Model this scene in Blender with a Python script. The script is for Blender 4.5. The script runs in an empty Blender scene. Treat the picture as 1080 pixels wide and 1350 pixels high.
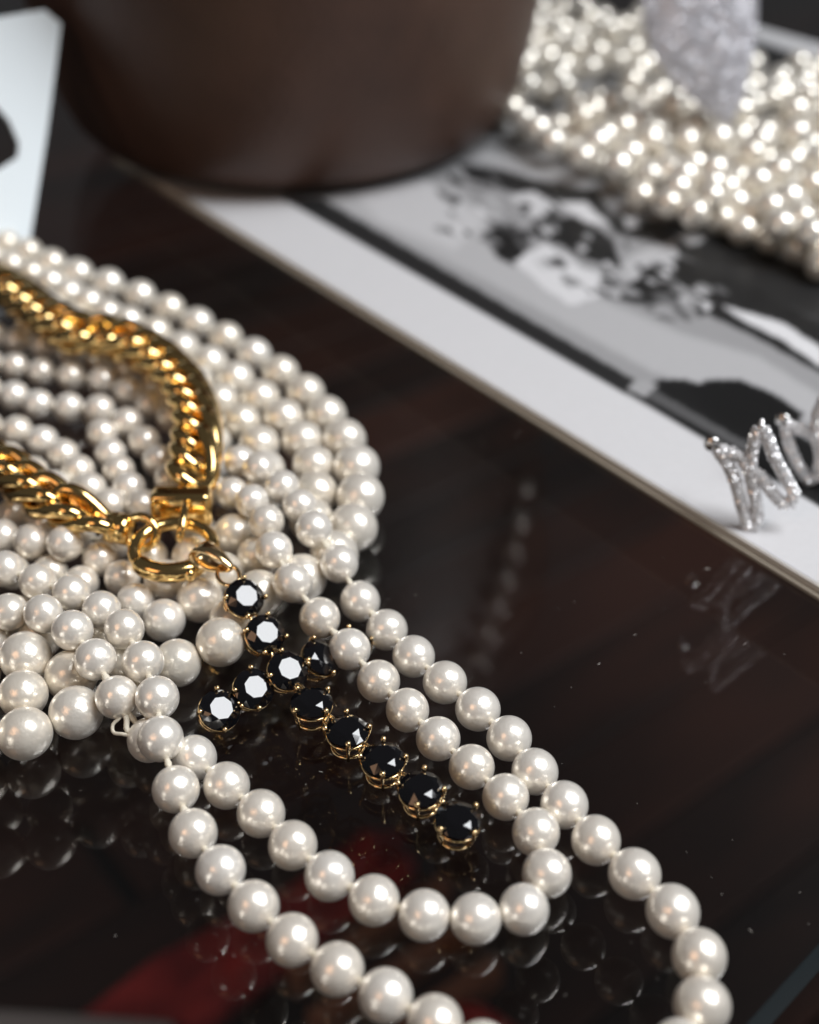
import bpy, bmesh, math, random
import numpy as np
from mathutils import Vector, Matrix

R = math.radians
random.seed(7)
rng = np.random.default_rng(11)
S = bpy.context.scene
COL = S.collection
MM = 0.001

# ------------------------------------------------------------------ camera
FPX, PITCH, CAMZ = 1735.0, 35.0, 0.176
cam_d = bpy.data.cameras.new('camera')
cam = bpy.data.objects.new('camera', cam_d)
COL.objects.link(cam)
S.camera = cam
cam.location = (0, 0, CAMZ)
cam.rotation_euler = (R(90 - PITCH), 0, 0)
cam_d.sensor_fit = 'HORIZONTAL'
cam_d.sensor_width = 36.0
cam_d.lens = 36.0 * FPX / 1080.0
cam_d.clip_start, cam_d.clip_end = 0.01, 30.0
cam_d.dof.use_dof = True
cam_d.dof.focus_distance = 0.243
cam_d.dof.aperture_fstop = 11.0
cam_d.dof.aperture_blades = 0

# ------------------------------------------------------------------ world and lamps (a dim room, light from a window)
w = bpy.data.worlds.new('World'); S.world = w; w.use_nodes = True
bg = w.node_tree.nodes['Background']
bg.inputs[0].default_value = (0.95, 0.93, 0.95, 1)
bg.inputs[1].default_value = 0.058

def area(name, direction, dist, sx, sy, radiance, col, centre=(0.0, 0.25, 0.0)):
    d = Vector(direction).normalized()
    l = bpy.data.lights.new(name, 'AREA'); l.shape = 'RECTANGLE'
    l.size, l.size_y = sx, sy
    l.energy = radiance * sx * sy * math.pi
    l.color = col
    o = bpy.data.objects.new(name, l); COL.objects.link(o)
    o.location = Vector(centre) + d * dist
    o.rotation_euler = (-d).to_track_quat('-Z', 'Y').to_euler()
    return o
WIN_DIR = Vector((0.53, -0.11, 0.84)).normalized()
area('window_light', WIN_DIR, 1.25, 0.64, 0.84, 11.5, (0.96, 0.975, 1.0))
area('second_window_light', (-0.66, -0.72, 0.16), 1.5, 0.15, 0.26, 9.0, (1.0, 0.95, 0.88))
area('warm_reflection_fill', (-0.48, -0.56, 0.67), 1.6, 0.55, 0.55, 2.0, (1.0, 0.58, 0.34))  # added lamp, stands in for the photographer's likely warm reflection in the pearls

S.view_settings.view_transform = 'Standard'
S.view_settings.look = 'None'
S.view_settings.exposure = 0.1
S.view_settings.gamma = 1.0
S.render.engine = 'CYCLES'
S.cycles.max_bounces = 10
S.cycles.transparent_max_bounces = 16

# ------------------------------------------------------------------ pixel -> place
FW = Vector((0, math.cos(R(PITCH)), -math.sin(R(PITCH))))
UP = Vector((0, math.sin(R(PITCH)), math.cos(R(PITCH))))
CAM = Vector((0, 0, CAMZ))
def ray(px, py):
    return FW + Vector((1, 0, 0)) * ((px - 540) / FPX) + UP * ((675 - py) / FPX)
def at(px, py, z):                      # point on the horizontal plane z under a pixel; second value is its depth
    d = ray(px, py); t = (z - CAMZ) / d.z
    return CAM + d * t, t
def on_plane(px, py, p0, n):
    d = ray(px, py); t = (p0 - CAM).dot(n) / d.dot(n)
    return CAM + d * t

# ------------------------------------------------------------------ materials
def mat(name):
    m = bpy.data.materials.new(name); m.use_nodes = True
    nt = m.node_tree
    return m, nt, nt.nodes['Principled BSDF']
def node(nt, t, **kw):
    n = nt.nodes.new(t)
    for k, v in kw.items(): setattr(n, k, v)
    return n
def noise_bump(nt, b, scale, strength, dist=0.0002, detail=4, coat=False):
    tc = node(nt, 'ShaderNodeTexCoord'); nz = node(nt, 'ShaderNodeTexNoise')
    nz.inputs['Scale'].default_value = scale; nz.inputs['Detail'].default_value = detail
    nt.links.new(tc.outputs['Object'], nz.inputs['Vector'])
    bp = node(nt, 'ShaderNodeBump'); bp.inputs['Strength'].default_value = strength
    bp.inputs['Distance'].default_value = dist
    nt.links.new(nz.outputs['Fac'], bp.inputs['Height'])
    nt.links.new(bp.outputs['Normal'], b.inputs['Normal'])
    return tc, nz

def pearl_material(name, c1, c2, metal=0.44, rough=0.29):
    m, nt, b = mat(name)
    oi = node(nt, 'ShaderNodeObjectInfo')
    mx = node(nt, 'ShaderNodeMix', data_type='RGBA')
    mx.inputs[6].default_value = (*c1, 1); mx.inputs[7].default_value = (*c2, 1)
    nt.links.new(oi.outputs['Random'], mx.inputs[0])
    nt.links.new(mx.outputs[2], b.inputs['Base Color'])
    b.inputs['Roughness'].default_value = rough
    b.inputs['IOR'].default_value = 1.7
    b.inputs['Metallic'].default_value = metal
    b.inputs['Coat Weight'].default_value = 0.45
    b.inputs['Coat Roughness'].default_value = 0.15
    b.inputs['Coat IOR'].default_value = 1.55
    b.inputs['Sheen Weight'].default_value = 0.15
    b.inputs['Sheen Roughness'].default_value = 0.4
    noise_bump(nt, b, 1.8, 0.05, 0.02, 3)
    return m
M_PEARL = pearl_material('pearl_nacre', (0.95, 0.91, 0.835), (0.91, 0.85, 0.75))
M_PEARL_OLD = pearl_material('pearl_nacre_ivory', (0.92, 0.875, 0.79), (0.88, 0.81, 0.69))
M_PEARL_FAR = pearl_material('pearl_nacre_dimmed', (0.90, 0.86, 0.78), (0.85, 0.79, 0.69), 0.52, 0.14)  # darker body and more gloss imitate dim light with bright highlights

def simple(name, col, rough, metal=0.0, ior=1.5, bump=None):
    m, nt, b = mat(name)
    b.inputs['Base Color'].default_value = (*col, 1)
    b.inputs['Roughness'].default_value = rough
    b.inputs['Metallic'].default_value = metal
    b.inputs['IOR'].default_value = ior
    if bump: noise_bump(nt, b, *bump)
    return m
M_THREAD = simple('silk_thread', (0.72, 0.67, 0.55), 0.7, bump=(4000, 0.5, 0.0002))
M_GOLD = simple('polished_gold', (0.90, 0.63, 0.26), 0.12, 1.0, bump=(260, 0.06, 0.0006))
M_GOLD2 = simple('pale_gold', (0.90, 0.66, 0.36), 0.14, 1.0)
M_JET = simple('black_stone', (0.003, 0.003, 0.004), 0.015, 0.0, 1.7)
M_SILVER = simple('rhodium_metal', (0.72, 0.71, 0.70), 0.18, 1.0)
M_STONE = simple('clear_rhinestone', (0.92, 0.92, 0.93), 0.05, 0.35, 2.2)
M_PAVE = simple('fine_pave', (0.60, 0.60, 0.64), 0.13, 0.32, 1.8)
M_CARD = simple('white_card', (0.80, 0.88, 0.92), 0.55)
M_DARK = simple('dark_lining', (0.012, 0.012, 0.012), 0.6)
M_COVER = simple('book_cover_board', (0.34, 0.30, 0.24), 0.5, bump=(900, 0.3, 0.0003))
M_PLINTH = simple('pale_stone', (0.30, 0.28, 0.27), 0.6, bump=(40, 0.3, 0.002))

def leather_material():
    m, nt, b = mat('brown_leather')
    tc = node(nt, 'ShaderNodeTexCoord')
    vo = node(nt, 'ShaderNodeTexVoronoi'); vo.inputs['Scale'].default_value = 420
    nz = node(nt, 'ShaderNodeTexNoise'); nz.inputs['Scale'].default_value = 35; nz.inputs['Detail'].default_value = 6
    nt.links.new(tc.outputs['Object'], vo.inputs['Vector']); nt.links.new(tc.outputs['Object'], nz.inputs['Vector'])
    cr = node(nt, 'ShaderNodeValToRGB')
    cr.color_ramp.elements[0].position = 0.3; cr.color_ramp.elements[0].color = (0.052, 0.025, 0.016, 1)
    cr.color_ramp.elements[1].position = 0.75; cr.color_ramp.elements[1].color = (0.082, 0.040, 0.026, 1)
    nt.links.new(nz.outputs['Fac'], cr.inputs[0]); nt.links.new(cr.outputs[0], b.inputs['Base Color'])
    b.inputs['Roughness'].default_value = 0.48
    bp = node(nt, 'ShaderNodeBump'); bp.inputs['Strength'].default_value = 0.35; bp.inputs['Distance'].default_value = 0.0006
    nt.links.new(vo.outputs['Distance'], bp.inputs['Height']); nt.links.new(bp.outputs['Normal'], b.inputs['Normal'])
    return m
M_LEATHER = leather_material()

def glass_material(name, tint):
    m = bpy.data.materials.new(name); m.use_nodes = True
    nt = m.node_tree; nt.nodes.clear()
    out = node(nt, 'ShaderNodeOutputMaterial'); mix = node(nt, 'ShaderNodeMixShader')
    tr = node(nt, 'ShaderNodeBsdfTransparent'); tr.inputs[0].default_value = (*tint, 1)
    gl = node(nt, 'ShaderNodeBsdfGlossy'); gl.inputs['Roughness'].default_value = 0.0
    fr = node(nt, 'ShaderNodeFresnel'); ge = node(nt, 'ShaderNodeNewGeometry')
    mr = node(nt, 'ShaderNodeMapRange')
    mr.inputs['To Min'].default_value = 1.52; mr.inputs['To Max'].default_value = 1 / 1.52
    nt.links.new(ge.outputs['Backfacing'], mr.inputs['Value']); nt.links.new(mr.outputs[0], fr.inputs['IOR'])
    nt.links.new(fr.outputs[0], mix.inputs[0]); nt.links.new(tr.outputs[0], mix.inputs[1]); nt.links.new(gl.outputs[0], mix.inputs[2])
    nt.links.new(mix.outputs[0], out.inputs[0])
    return m
M_GLASS = glass_material('clear_table_glass', (0.92, 0.92, 0.92))
M_GLASS_EDGE = simple('green_glass_edge', (0.008, 0.034, 0.042), 0.12)

def wood_material():
    m, nt, b = mat('dark_floor_wood')
    tc = node(nt, 'ShaderNodeTexCoord'); mp = node(nt, 'ShaderNodeMapping')
    mp.inputs['Scale'].default_value = (2, 9, 9)
    nz = node(nt, 'ShaderNodeTexNoise'); nz.inputs['Scale'].default_value = 3; nz.inputs['Detail'].default_value = 5
    oi = node(nt, 'ShaderNodeObjectInfo')
    nt.links.new(tc.outputs['Object'], mp.inputs[0]); nt.links.new(mp.outputs[0], nz.inputs['Vector'])
    ad = node(nt, 'ShaderNodeMath', operation='ADD'); ml = node(nt, 'ShaderNodeMath', operation='MULTIPLY')
    ml.inputs[1].default_value = 0.5
    nt.links.new(oi.outputs['Random'], ml.inputs[0]); nt.links.new(ml.outputs[0], ad.inputs[0]); nt.links.new(nz.outputs['Fac'], ad.inputs[1])
    cr = node(nt, 'ShaderNodeValToRGB')
    cr.color_ramp.elements[0].position = 0.55; cr.color_ramp.elements[0].color = (0.006, 0.003, 0.002, 1)
    cr.color_ramp.elements[1].position = 1.0; cr.color_ramp.elements[1].color = (0.056, 0.018, 0.010, 1)
    nt.links.new(ad.outputs[0], cr.inputs[0]); nt.links.new(cr.outputs[0], b.inputs['Base Color'])
    b.inputs['Roughness'].default_value = 0.55
    return m
M_WOOD = wood_material()
def cloth_material():
    m, nt, b = mat('red_cloth')
    tc, nz = noise_bump(nt, b, 60, 0.3, 0.003)
    cr = node(nt, 'ShaderNodeValToRGB')
    cr.color_ramp.elements[0].position = 0.35; cr.color_ramp.elements[0].color = (0.26, 0.014, 0.016, 1)
    cr.color_ramp.elements[1].position = 0.7; cr.color_ramp.elements[1].color = (0.55, 0.045, 0.040, 1)
    nt.links.new(nz.outputs['Fac'], cr.inputs[0]); nt.links.new(cr.outputs[0], b.inputs['Base Color'])
    b.inputs['Roughness'].default_value = 0.8
    return m
M_RED = cloth_material()
def page_material():
    m, nt, b = mat('printed_page')
    a = node(nt, 'ShaderNodeAttribute'); a.attribute_name = 'print'
    nt.links.new(a.outputs['Color'], b.inputs['Base Color'])
    b.inputs['Roughness'].default_value = 0.42; b.inputs['Specular IOR Level'].default_value = 0.16
    return m
M_PAGE = page_material()
def paper_edge_material():
    m, nt, b = mat('page_block_edge')
    tc = node(nt, 'ShaderNodeTexCoord'); wv = node(nt, 'ShaderNodeTexWave', bands_direction='Z')
    wv.inputs['Scale'].default_value = 900; wv.inputs['Distortion'].default_value = 1.5
    nt.links.new(tc.outputs['Object'], wv.inputs['Vector'])
    cr = node(nt, 'ShaderNodeValToRGB')
    cr.color_ramp.elements[0].color = (0.42, 0.38, 0.33, 1); cr.color_ramp.elements[1].color = (0.70, 0.67, 0.62, 1)
    nt.links.new(wv.outputs['Fac'], cr.inputs[0]); nt.links.new(cr.outputs[0], b.inputs['Base Color'])
    b.inputs['Roughness'].default_value = 0.8
    return m
M_EDGE = paper_edge_material()

# ------------------------------------------------------------------ object helpers
def tag(o, label=None, cat=None, group=None, kind=None):
    if label: o['label'] = label
    if cat: o['category'] = cat
    if group: o['group'] = group
    if kind: o['kind'] = kind
    return o
def thing(name, loc, label, cat, group=None):
    o = bpy.data.objects.new(name, None); COL.objects.link(o)
    o.location = loc; o.empty_display_size = 0.01
    return tag(o, label, cat, group)
def link_mesh(name, me, m, parent=None, loc=(0, 0, 0)):
    o = bpy.data.objects.new(name, me); COL.objects.link(o)
    if m and not me.materials: me.materials.append(m)
    if parent: o.parent = parent
    o.location = loc
    return o
def mesh(name, verts, faces, smooth=True):
    me = bpy.data.meshes.new(name); me.from_pydata([tuple(v) for v in verts], [], faces)
    if smooth: me.polygons.foreach_set('use_smooth', [True] * len(me.polygons))
    me.update()
    return me
def frames(pts, closed=False, up=Vector((0, 0, 1))):
    n = len(pts); T = []
    for i in range(n):
        a = pts[(i - 1) % n] if (closed or i > 0) else pts[i]
        b = pts[(i + 1) % n] if (closed or i < n - 1) else pts[i]
        T.append((b - a).normalized())
    out = []
    for t in T:
        u = up if abs(t.dot(up)) < 0.97 else Vector((1, 0, 0))
        s = t.cross(u).normalized(); out.append((t, s, s.cross(t).normalized()))
    return out
def tube_data(pts, rad, seg=8, closed=False, up=Vector((0, 0, 1))):
    pts = [Vector(p) for p in pts]; n = len(pts)
    rr = rad if isinstance(rad, (list, tuple)) else [rad] * n
    V, F = [], []
    for p, (t, s, u), r in zip(pts, frames(pts, closed, up), rr):
        for k in range(seg):
            a = 2 * math.pi * k / seg
            V.append(p + s * (r * math.cos(a)) + u * (r * math.sin(a)))
    for i in range(n if closed else n - 1):
        j = (i + 1) % n
        for k in range(seg):
            l = (k + 1) % seg
            F.append((i * seg + k, i * seg + l, j * seg + l, j * seg + k))
    if not closed:
        F.append(tuple(range(seg))[::-1]); F.append(tuple((n - 1) * seg + k for k in range(seg)))
    return V, F
def join(parts):
    V, F = [], []
    for v, f in parts:
        b = len(V); V += list(v); F += [tuple(i + b for i in q) for q in f]
    return V, F
def catmull(pts, step):
    P = [Vector(p) for p in pts]; P = [P[0] * 2 - P[1]] + P + [P[-1] * 2 - P[-2]]
    dense = []
    for i in range(1, len(P) - 2):
        for k in range(24):
            t = k / 24
            a, b, c, d = P[i - 1], P[i], P[i + 1], P[i + 2]
            dense.append(0.5 * ((2 * b) + (c - a) * t + (2 * a - 5 * b + 4 * c - d) * t * t + (3 * b - a - 3 * c + d) * t ** 3))
    dense.append(P[-2])
    out = [dense[0]]; acc = 0.0
    for i in range(1, len(dense)):
        seg = (dense[i] - dense[i - 1]).length
        while acc + seg >= step:
            f = (step - acc) / seg
            q = dense[i - 1].lerp(dense[i], f); out.append(q)
            dense[i - 1] = q; seg = (dense[i] - q).length; acc = 0.0
        acc += seg
    return out
def lathe(profile, seg=64):
    V, F = [], []
    n = len(profile)
    for (r, z) in profile:
        for k in range(seg):
            a = 2 * math.pi * k / seg; V.append((r * math.cos(a), r * math.sin(a), z))
    for i in range(n - 1):
        for k in range(seg):
            l = (k + 1) % seg; F.append((i * seg + k, i * seg + l, (i + 1) * seg + l, (i + 1) * seg + k))
    F.append(tuple(range(seg))[::-1])
    return V, F
def prism(poly, z0, z1):
    n = len(poly)
    V = [(x, y, z0) for x, y in poly] + [(x, y, z1) for x, y in poly]
    F = [tuple(range(n))[::-1], tuple(range(n, 2 * n))] + [(i, (i + 1) % n, n + (i + 1) % n, n + i) for i in range(n)]
    return V, F
def ccw(poly):
    a = sum(poly[i][0] * poly[(i + 1) % len(poly)][1] - poly[(i + 1) % len(poly)][0] * poly[i][1] for i in range(len(poly)))
    return poly if a > 0 else poly[::-1]
def bevelled(me, w, seg=2):
    bm = bmesh.new(); bm.from_mesh(me)
    bmesh.ops.bevel(bm, geom=bm.edges[:], offset=w, segments=seg, affect='EDGES', profile=0.5)
    bm.to_mesh(me); bm.free(); me.update()

# ------------------------------------------------------------------ the setting: floor far below, glass table
FLOOR_Z = -0.42
fl = link_mesh('floor', mesh('floor', [(-3, -1.5, FLOOR_Z - .012), (3, -1.5, FLOOR_Z - .012), (3, 5, FLOOR_Z - .012), (-3, 5, FLOOR_Z - .012)], [(0, 1, 2, 3)]), M_DARK)
tag(fl, kind='structure')
pv, pf = prism([(-0.9, -0.034), (0.9, -0.034), (0.9, 0.034), (-0.9, 0.034)], 0, 0.012)
plank_me = mesh('plank', pv, pf, False); bevelled(plank_me, 0.002, 1); plank_me.materials.append(M_WOOD)
pa = R(38); pd = Vector((math.cos(pa), math.sin(pa), 0)); pn = Vector((-pd.y, pd.x, 0))
for i in range(-9, 22):
    for j in range(-1, 1):
        o = bpy.data.objects.new('plank', plank_me); COL.objects.link(o); o.parent = fl
        o.location = Vector((0, 0.55, FLOOR_Z - .012)) + pn * (i * 0.070) + pd * (j * 1.81 + 0.6 + 0.35 * ((i * 7) % 5) / 5)
        o.rotation_euler = (0, 0, pa)

e1, _ = at(1080, 1245, 0); e2, _ = at(985, 1350, 0)
ed = (e2 - e1).normalized()
k1, k2 = e1 - ed * 0.55, e2 + ed * 0.16
side = Vector((ed.y, -ed.x, 0))
if side.x > 0: side = -side
table_poly = ccw([(k1.x, k1.y), (k2.x, k2.y), (k2.x + side.x * 1.0, k2.y + side.y * 1.0), (-0.75, 1.0), (k1.x + 0.05, 1.0)])
tx = sum(p[0] for p in table_poly) / 5; ty = sum(p[1] for p in table_poly) / 5
table = thing('glass_table', (tx, ty, FLOOR_Z), 'dark reflective glass table top under the scattered jewellery', 'table')
v, f = prism([(x - tx, y - ty) for x, y in table_poly], -FLOOR_Z - 0.010, -FLOOR_Z)
gm = mesh('glass_top', v, f, False)
gm.materials.append(M_GLASS); gm.materials.append(M_GLASS_EDGE)
for p in gm.polygons: p.material_index = 0 if abs(p.normal.z) > 0.5 else 1
link_mesh('glass_top', gm, None, table)
for (x, y) in [table_poly[i] for i in range(5)]:
    cx, cy = x + (tx - x) * 0.04, y + (ty - y) * 0.04
    v, f = prism([(-.02, -.02), (.02, -.02), (.02, .02), (-.02, .02)], 0, -FLOOR_Z - 0.010)
    link_mesh('leg', mesh('leg', v, f, False), M_WOOD, table, (cx - tx, cy - ty, 0))

# red cloth and pale plinth on the floor, seen through the glass
def floor_sheet(name, top, bottom, m, label, cat, th=0.012, wave=0.006):
    n = len(top) ; nv = 8
    A = [at(x, y, FLOOR_Z + 0.02)[0] for x, y in top]; B = [at(x, y, FLOOR_Z + 0.02)[0] for x, y in bottom]
    V, F = [], []
    for lay in (1, 0):
        for i in range(n):
            for j in range(nv):
                p = A[i].lerp(B[i], j / (nv - 1))
                z = FLOOR_Z + 0.002 + lay * (th + wave * math.sin(i * 1.7 + j * 1.1) + wave * math.sin(j * 2.3 - i))
                V.append((p.x, p.y, z if lay else FLOOR_Z + 0.001))
    N = n * nv
    for i in range(n - 1):
        for j in range(nv - 1):
            a = i * nv + j
            F.append((a, a + nv, a + nv + 1, a + 1)); F.append((N + a, N + a + 1, N + a + nv + 1, N + a + nv))
    rim = [i * nv for i in range(n)] + [(n - 1) * nv + j for j in range(1, nv)] + [i * nv + nv - 1 for i in range(n - 2, -1, -1)] + [j for j in range(nv - 2, 0, -1)]
    for a, b in zip(rim, rim[1:] + rim[:1]): F.append((a, N + a, N + b, b))
    c = sum((Vector(q) for q in V), Vector()) / len(V); c.z = FLOOR_Z
    me = mesh(name, [Vector(q) - c for q in V], F)
    bm = bmesh.new(); bm.from_mesh(me); bmesh.ops.recalc_face_normals(bm, faces=bm.faces[:]); bm.to_mesh(me); bm.free()
    o = link_mesh(name, me, m, None, c)
    return tag(o, label, cat)
floor_sheet('red_cloth', [(90, 1340), (200, 1255), (300, 1190), (400, 1140), (480, 1095), (535, 1105)],
            [(260, 1350), (310, 1310), (400, 1245), (450, 1200), (520, 1165), (550, 1140)], M_RED,
            'long red cloth lying on the floor below the glass', 'cloth')
floor_sheet('red_ribbon', [(600, 1300), (640, 1310), (680, 1330), (720, 1360)], [(560, 1370), (600, 1390), (650, 1420), (690, 1440)], M_RED,
            'small red cloth scrap on the floor below the large pearl loop', 'cloth', 0.008, 0.003)
def floor_block(name, px, h, m, label, cat):
    P = [at(x, y, FLOOR_Z + h)[0] for x, y in px]
    c = sum(P, Vector()) / len(P); c.z = FLOOR_Z
    v, f = prism(ccw([(p.x - c.x, p.y - c.y) for p in P]), 0, h)
    me = mesh(name, v, f, False); bevelled(me, 0.003)
    return tag(link_mesh(name, me, m, None, c), label, cat)
floor_block('stone_slab', [(-120, 1322), (60, 1332), (230, 1344), (240, 1480), (-140, 1480)], 0.03, M_PLINTH,
            'pale grey stone slab on the floor below the table edge', 'slab')

M_SLAT = simple('brown_varnished_wood', (0.30, 0.125, 0.065), 0.4, bump=(60, 0.3, 0.001))
for q, lab in (([(375, 1275), (392, 1290), (600, 1165), (586, 1148)], 'brown wooden slat on the floor beside the red cloth'),
               ([(400, 1330), (420, 1348), (645, 1215), (628, 1195)], 'brown wooden slat on the floor between the two other slats'),
               ([(470, 1368), (490, 1385), (668, 1272), (650, 1252)], 'brown wooden slat on the floor beside the small red scrap')):
    o = floor_block('wood_slat', q, 0.02, M_SLAT, lab, 'wood slat')
    o['group'] = 'slats on the floor'
# ------------------------------------------------------------------ the open book of photographs
BZ = 0.0028
ba = at(150, 203, BZ)[0]; bb = at(1080, 772, BZ)[0]
bu = (bb - ba).normalized(); bv = Vector((-bu.y, bu.x, 0))
if bv.y < 0: bv = -bv
BL, BW = 0.46, 0.33
def bk(u, v): return ba + bu * u + bv * v
book = thing('photo_book', (ba.x, ba.y, 0), 'large photography book lying open at a black and white photograph', 'book')
def bk_block(name, u0, u1, v0, v1, z0, z1, m):
    pts = [bk(u0, v0), bk(u1, v0), bk(u1, v1), bk(u0, v1)]
    vv, ff = prism(ccw([(p.x - ba.x, p.y - ba.y) for p in pts]), z0, z1)
    return link_mesh(name, mesh(name, vv, ff, False), m, book)
bk_block('cover', 0.0, BL + .004, -0.0012, BW + .004, 0.0002, 0.0010, M_COVER)
bk_block('page_block', 0.0, BL, 0.0, BW, 0.0010, BZ - 0.0002, M_EDGE)

def P4(lst, ox=560, oy=200, s=2.077): return [(ox + x / s, oy + y / s) for x, y in lst]
PRINT = [  # (grey, softness px, polygon in photo pixels on the page)
    (0.30, 6, [(375, 262), (941, 587), (1150, 706), (1500, 900), (1500, -200), (300, -200)]),
    (0.42, 12, [(450, 240), (600, 250), (760, 380), (900, 440), (1000, 470), (1080, 520), (1080, 560), (860, 490), (640, 370), (430, 262)]),
    (0.50, 10, [(560, 235), (640, 290), (600, 330), (500, 290), (470, 255)]),
    (0.022, 5, [(372, 262), (425, 262), (560, 340), (700, 422), (836, 500), (826, 520)]),
    (0.02, 6, P4([(480, 165), (640, 190), (820, 215), (1100, 350), (1200, 480), (1100, 470), (800, 335), (640, 250), (520, 225)])),
    (0.02, 8, P4([(90, 30), (300, 60), (470, 100), (520, 180), (400, 160), (250, 115), (120, 75)])),
    (0.36, 8, P4([(150, -10), (260, 0), (470, 85), (440, 105), (300, 75), (140, 20)])),
    (0.015, 5, P4([(160, 220), (240, 190), (290, 260), (245, 315), (200, 290)])),
    (0.015, 5, P4([(290, 185), (420, 175), (520, 240), (540, 320), (440, 295), (370, 255), (310, 235)])),
    (0.55, 5, P4([(240, 118), (300, 108), (365, 150), (300, 182), (250, 150)])),
    (0.60, 5, P4([(365, 138), (440, 138), (505, 200), (440, 192), (400, 165)])),
    (0.50, 4, P4([(545, 180), (580, 178), (586, 205), (550, 212)])),
    (0.62, 5, P4([(245, 300), (330, 250), (380, 280), (440, 320), (545, 352), (490, 392), (400, 422), (330, 375)])),
    (0.20, 5, P4([(370, 330), (420, 350), (400, 375), (380, 360)])),
    (0.015, 6, P4([(515, 402), (600, 320), (700, 285), (900, 370), (1100, 470), (1200, 650), (1080, 605), (900, 505), (700, 412), (590, 420)])),
    (0.45, 5, P4([(620, 260), (690, 240), (695, 290), (620, 302), (575, 355), (520, 330), (560, 290)])),
    (0.42, 5, P4([(690, 225), (800, 215), (760, 245), (720, 260)])),
    (0.65, 4, P4([(735, 400), (785, 415), (780, 437), (745, 425)])),
    (0.66, 5, P4([(820, 422), (980, 468), (1090, 540), (1090, 592), (980, 515), (860, 455)])),
    (0.012, 5, [(826, 517), (870, 500), (905, 500), (960, 520), (1100, 600), (1240, 690), (1200, 740), (1000, 620), (941, 586)]),
    (0.010, 6, [(906, 514), (935, 500), (975, 500), (1020, 518), (1060, 545), (1040, 580), (960, 560)]),
    (0.09, 3, [(845, 520), (860, 512), (1000, 592), (990, 600)]),
    (0.34, 3, [(828, 512), (848, 500), (868, 508), (850, 524)]),
    (0.55, 9, [(985, 20), (1100, 60), (1100, 85), (985, 45)]),
    (0.02, 9, [(960, -40), (1110, 20), (1110, 55), (985, 18)]),
    (0.02, 9, [(985, 50), (1110, 90), (1110, 130), (985, 90)]),
]
prr = random.Random(5)
for _ in range(95):
    t_ = prr.random(); cx_, cy_ = 600 + 330 * t_ + prr.uniform(-40, 30), 262 + 150 * t_ + prr.uniform(-42, 34)
    if cy_ > 265 + 0.569 * (cx_ - 375) - 62: continue
    la, lb, an = prr.uniform(5, 20), prr.uniform(2.5, 6), prr.uniform(0.2, 0.9)
    pl_ = [(cx_ + la * math.cos(k * 1.047) * math.cos(an) - lb * math.sin(k * 1.047) * math.sin(an) * prr.uniform(.6, 1.3), cy_ + la * math.cos(k * 1.047) * math.sin(an) + lb * math.sin(k * 1.047) * math.cos(an)) for k in range(6)]
    PRINT.append((prr.choice([0.015, 0.02, 0.05, 0.12, 0.25, 0.45, 0.62]), 4, pl_))
def print_colour(px, py):
    g = np.full(px.shape, 0.60)
    for val, soft, poly in PRINT:
        n = len(poly); ins = np.zeros(px.shape, bool); dmin = np.full(px.shape, 1e9)
        for i in range(n):
            x0, y0 = poly[i]; x1, y1 = poly[(i + 1) % n]
            cond = ((y0 > py) != (y1 > py))
            with np.errstate(divide='ignore', invalid='ignore'):
                xi = (x1 - x0) * (py - y0) / ((y1 - y0) if y1 != y0 else 1e-9) + x0
            ins ^= cond & (px < xi)
            dx, dy = x1 - x0, y1 - y0; L = dx * dx + dy * dy + 1e-9
            t = np.clip(((px - x0) * dx + (py - y0) * dy) / L, 0, 1)
            dmin = np.minimum(dmin, np.hypot(px - x0 - t * dx, py - y0 - t * dy))
        sd = np.where(ins, dmin, -dmin)
        a = np.clip(sd / soft + 0.5, 0, 1); a = a * a * (3 - 2 * a)
        g = g * (1 - a) + val * a
    return g
NU, NV = 600, 420
us = np.linspace(0.0005, BL - 0.0005, NU); vs = np.linspace(0.0005, BW - 0.0005, NV)
UU, VV = np.meshgrid(us, vs, indexing='ij')
X = ba.x + bu.x * UU + bv.x * VV; Y = ba.y + bu.y * UU + bv.y * VV; Z = np.full(X.shape, BZ)
rel = np.stack([X, Y, Z - CAMZ], -1)
dep = rel @ np.array(FW); PX = 540 + FPX * (rel @ np.array([1, 0, 0])) / dep; PY = 675 - FPX * (rel @ np.array(UP)) / dep
WX = 1.0 * np.sin(PX * 0.31 - PY * 0.17) + 0.9 * np.sin(PX * 0.7 + PY * 0.55)
WY = 0.8 * np.sin(PX * 0.43 + PY * 0.37) + 0.6 * np.sin(PX * 0.83 - PY * 0.61)
inside = np.clip(1 - (265 + 0.569 * (PX - 375) - PY) / 30, 0, 1)          # the ruled edge of the print stays straight
inside = 1 - inside
G = print_colour(PX + WX * inside, PY + WY * inside)
G = np.clip(G * (1 + 0.012 * rng.standard_normal(G.shape)), 0, 0.85)
pv = [(X[i, j] - ba.x, Y[i, j] - ba.y, BZ) for i in range(NU) for j in range(NV)]
pf = [(i * NV + j, (i + 1) * NV + j, (i + 1) * NV + j + 1, i * NV + j + 1) for i in range(NU - 1) for j in range(NV - 1)]
pm = mesh('page', pv, pf)
ca = pm.color_attributes.new('print', 'FLOAT_COLOR', 'POINT')
gg = G.reshape(-1); colarr = np.stack([gg, gg, gg * 1.02, np.ones_like(gg)], -1).astype(np.float32)
ca.data.foreach_set('color', colarr.reshape(-1))
if pm.polygons[0].normal.z < 0: pm.flip_normals()
link_mesh('page', pm, M_PAGE, book)

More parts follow.
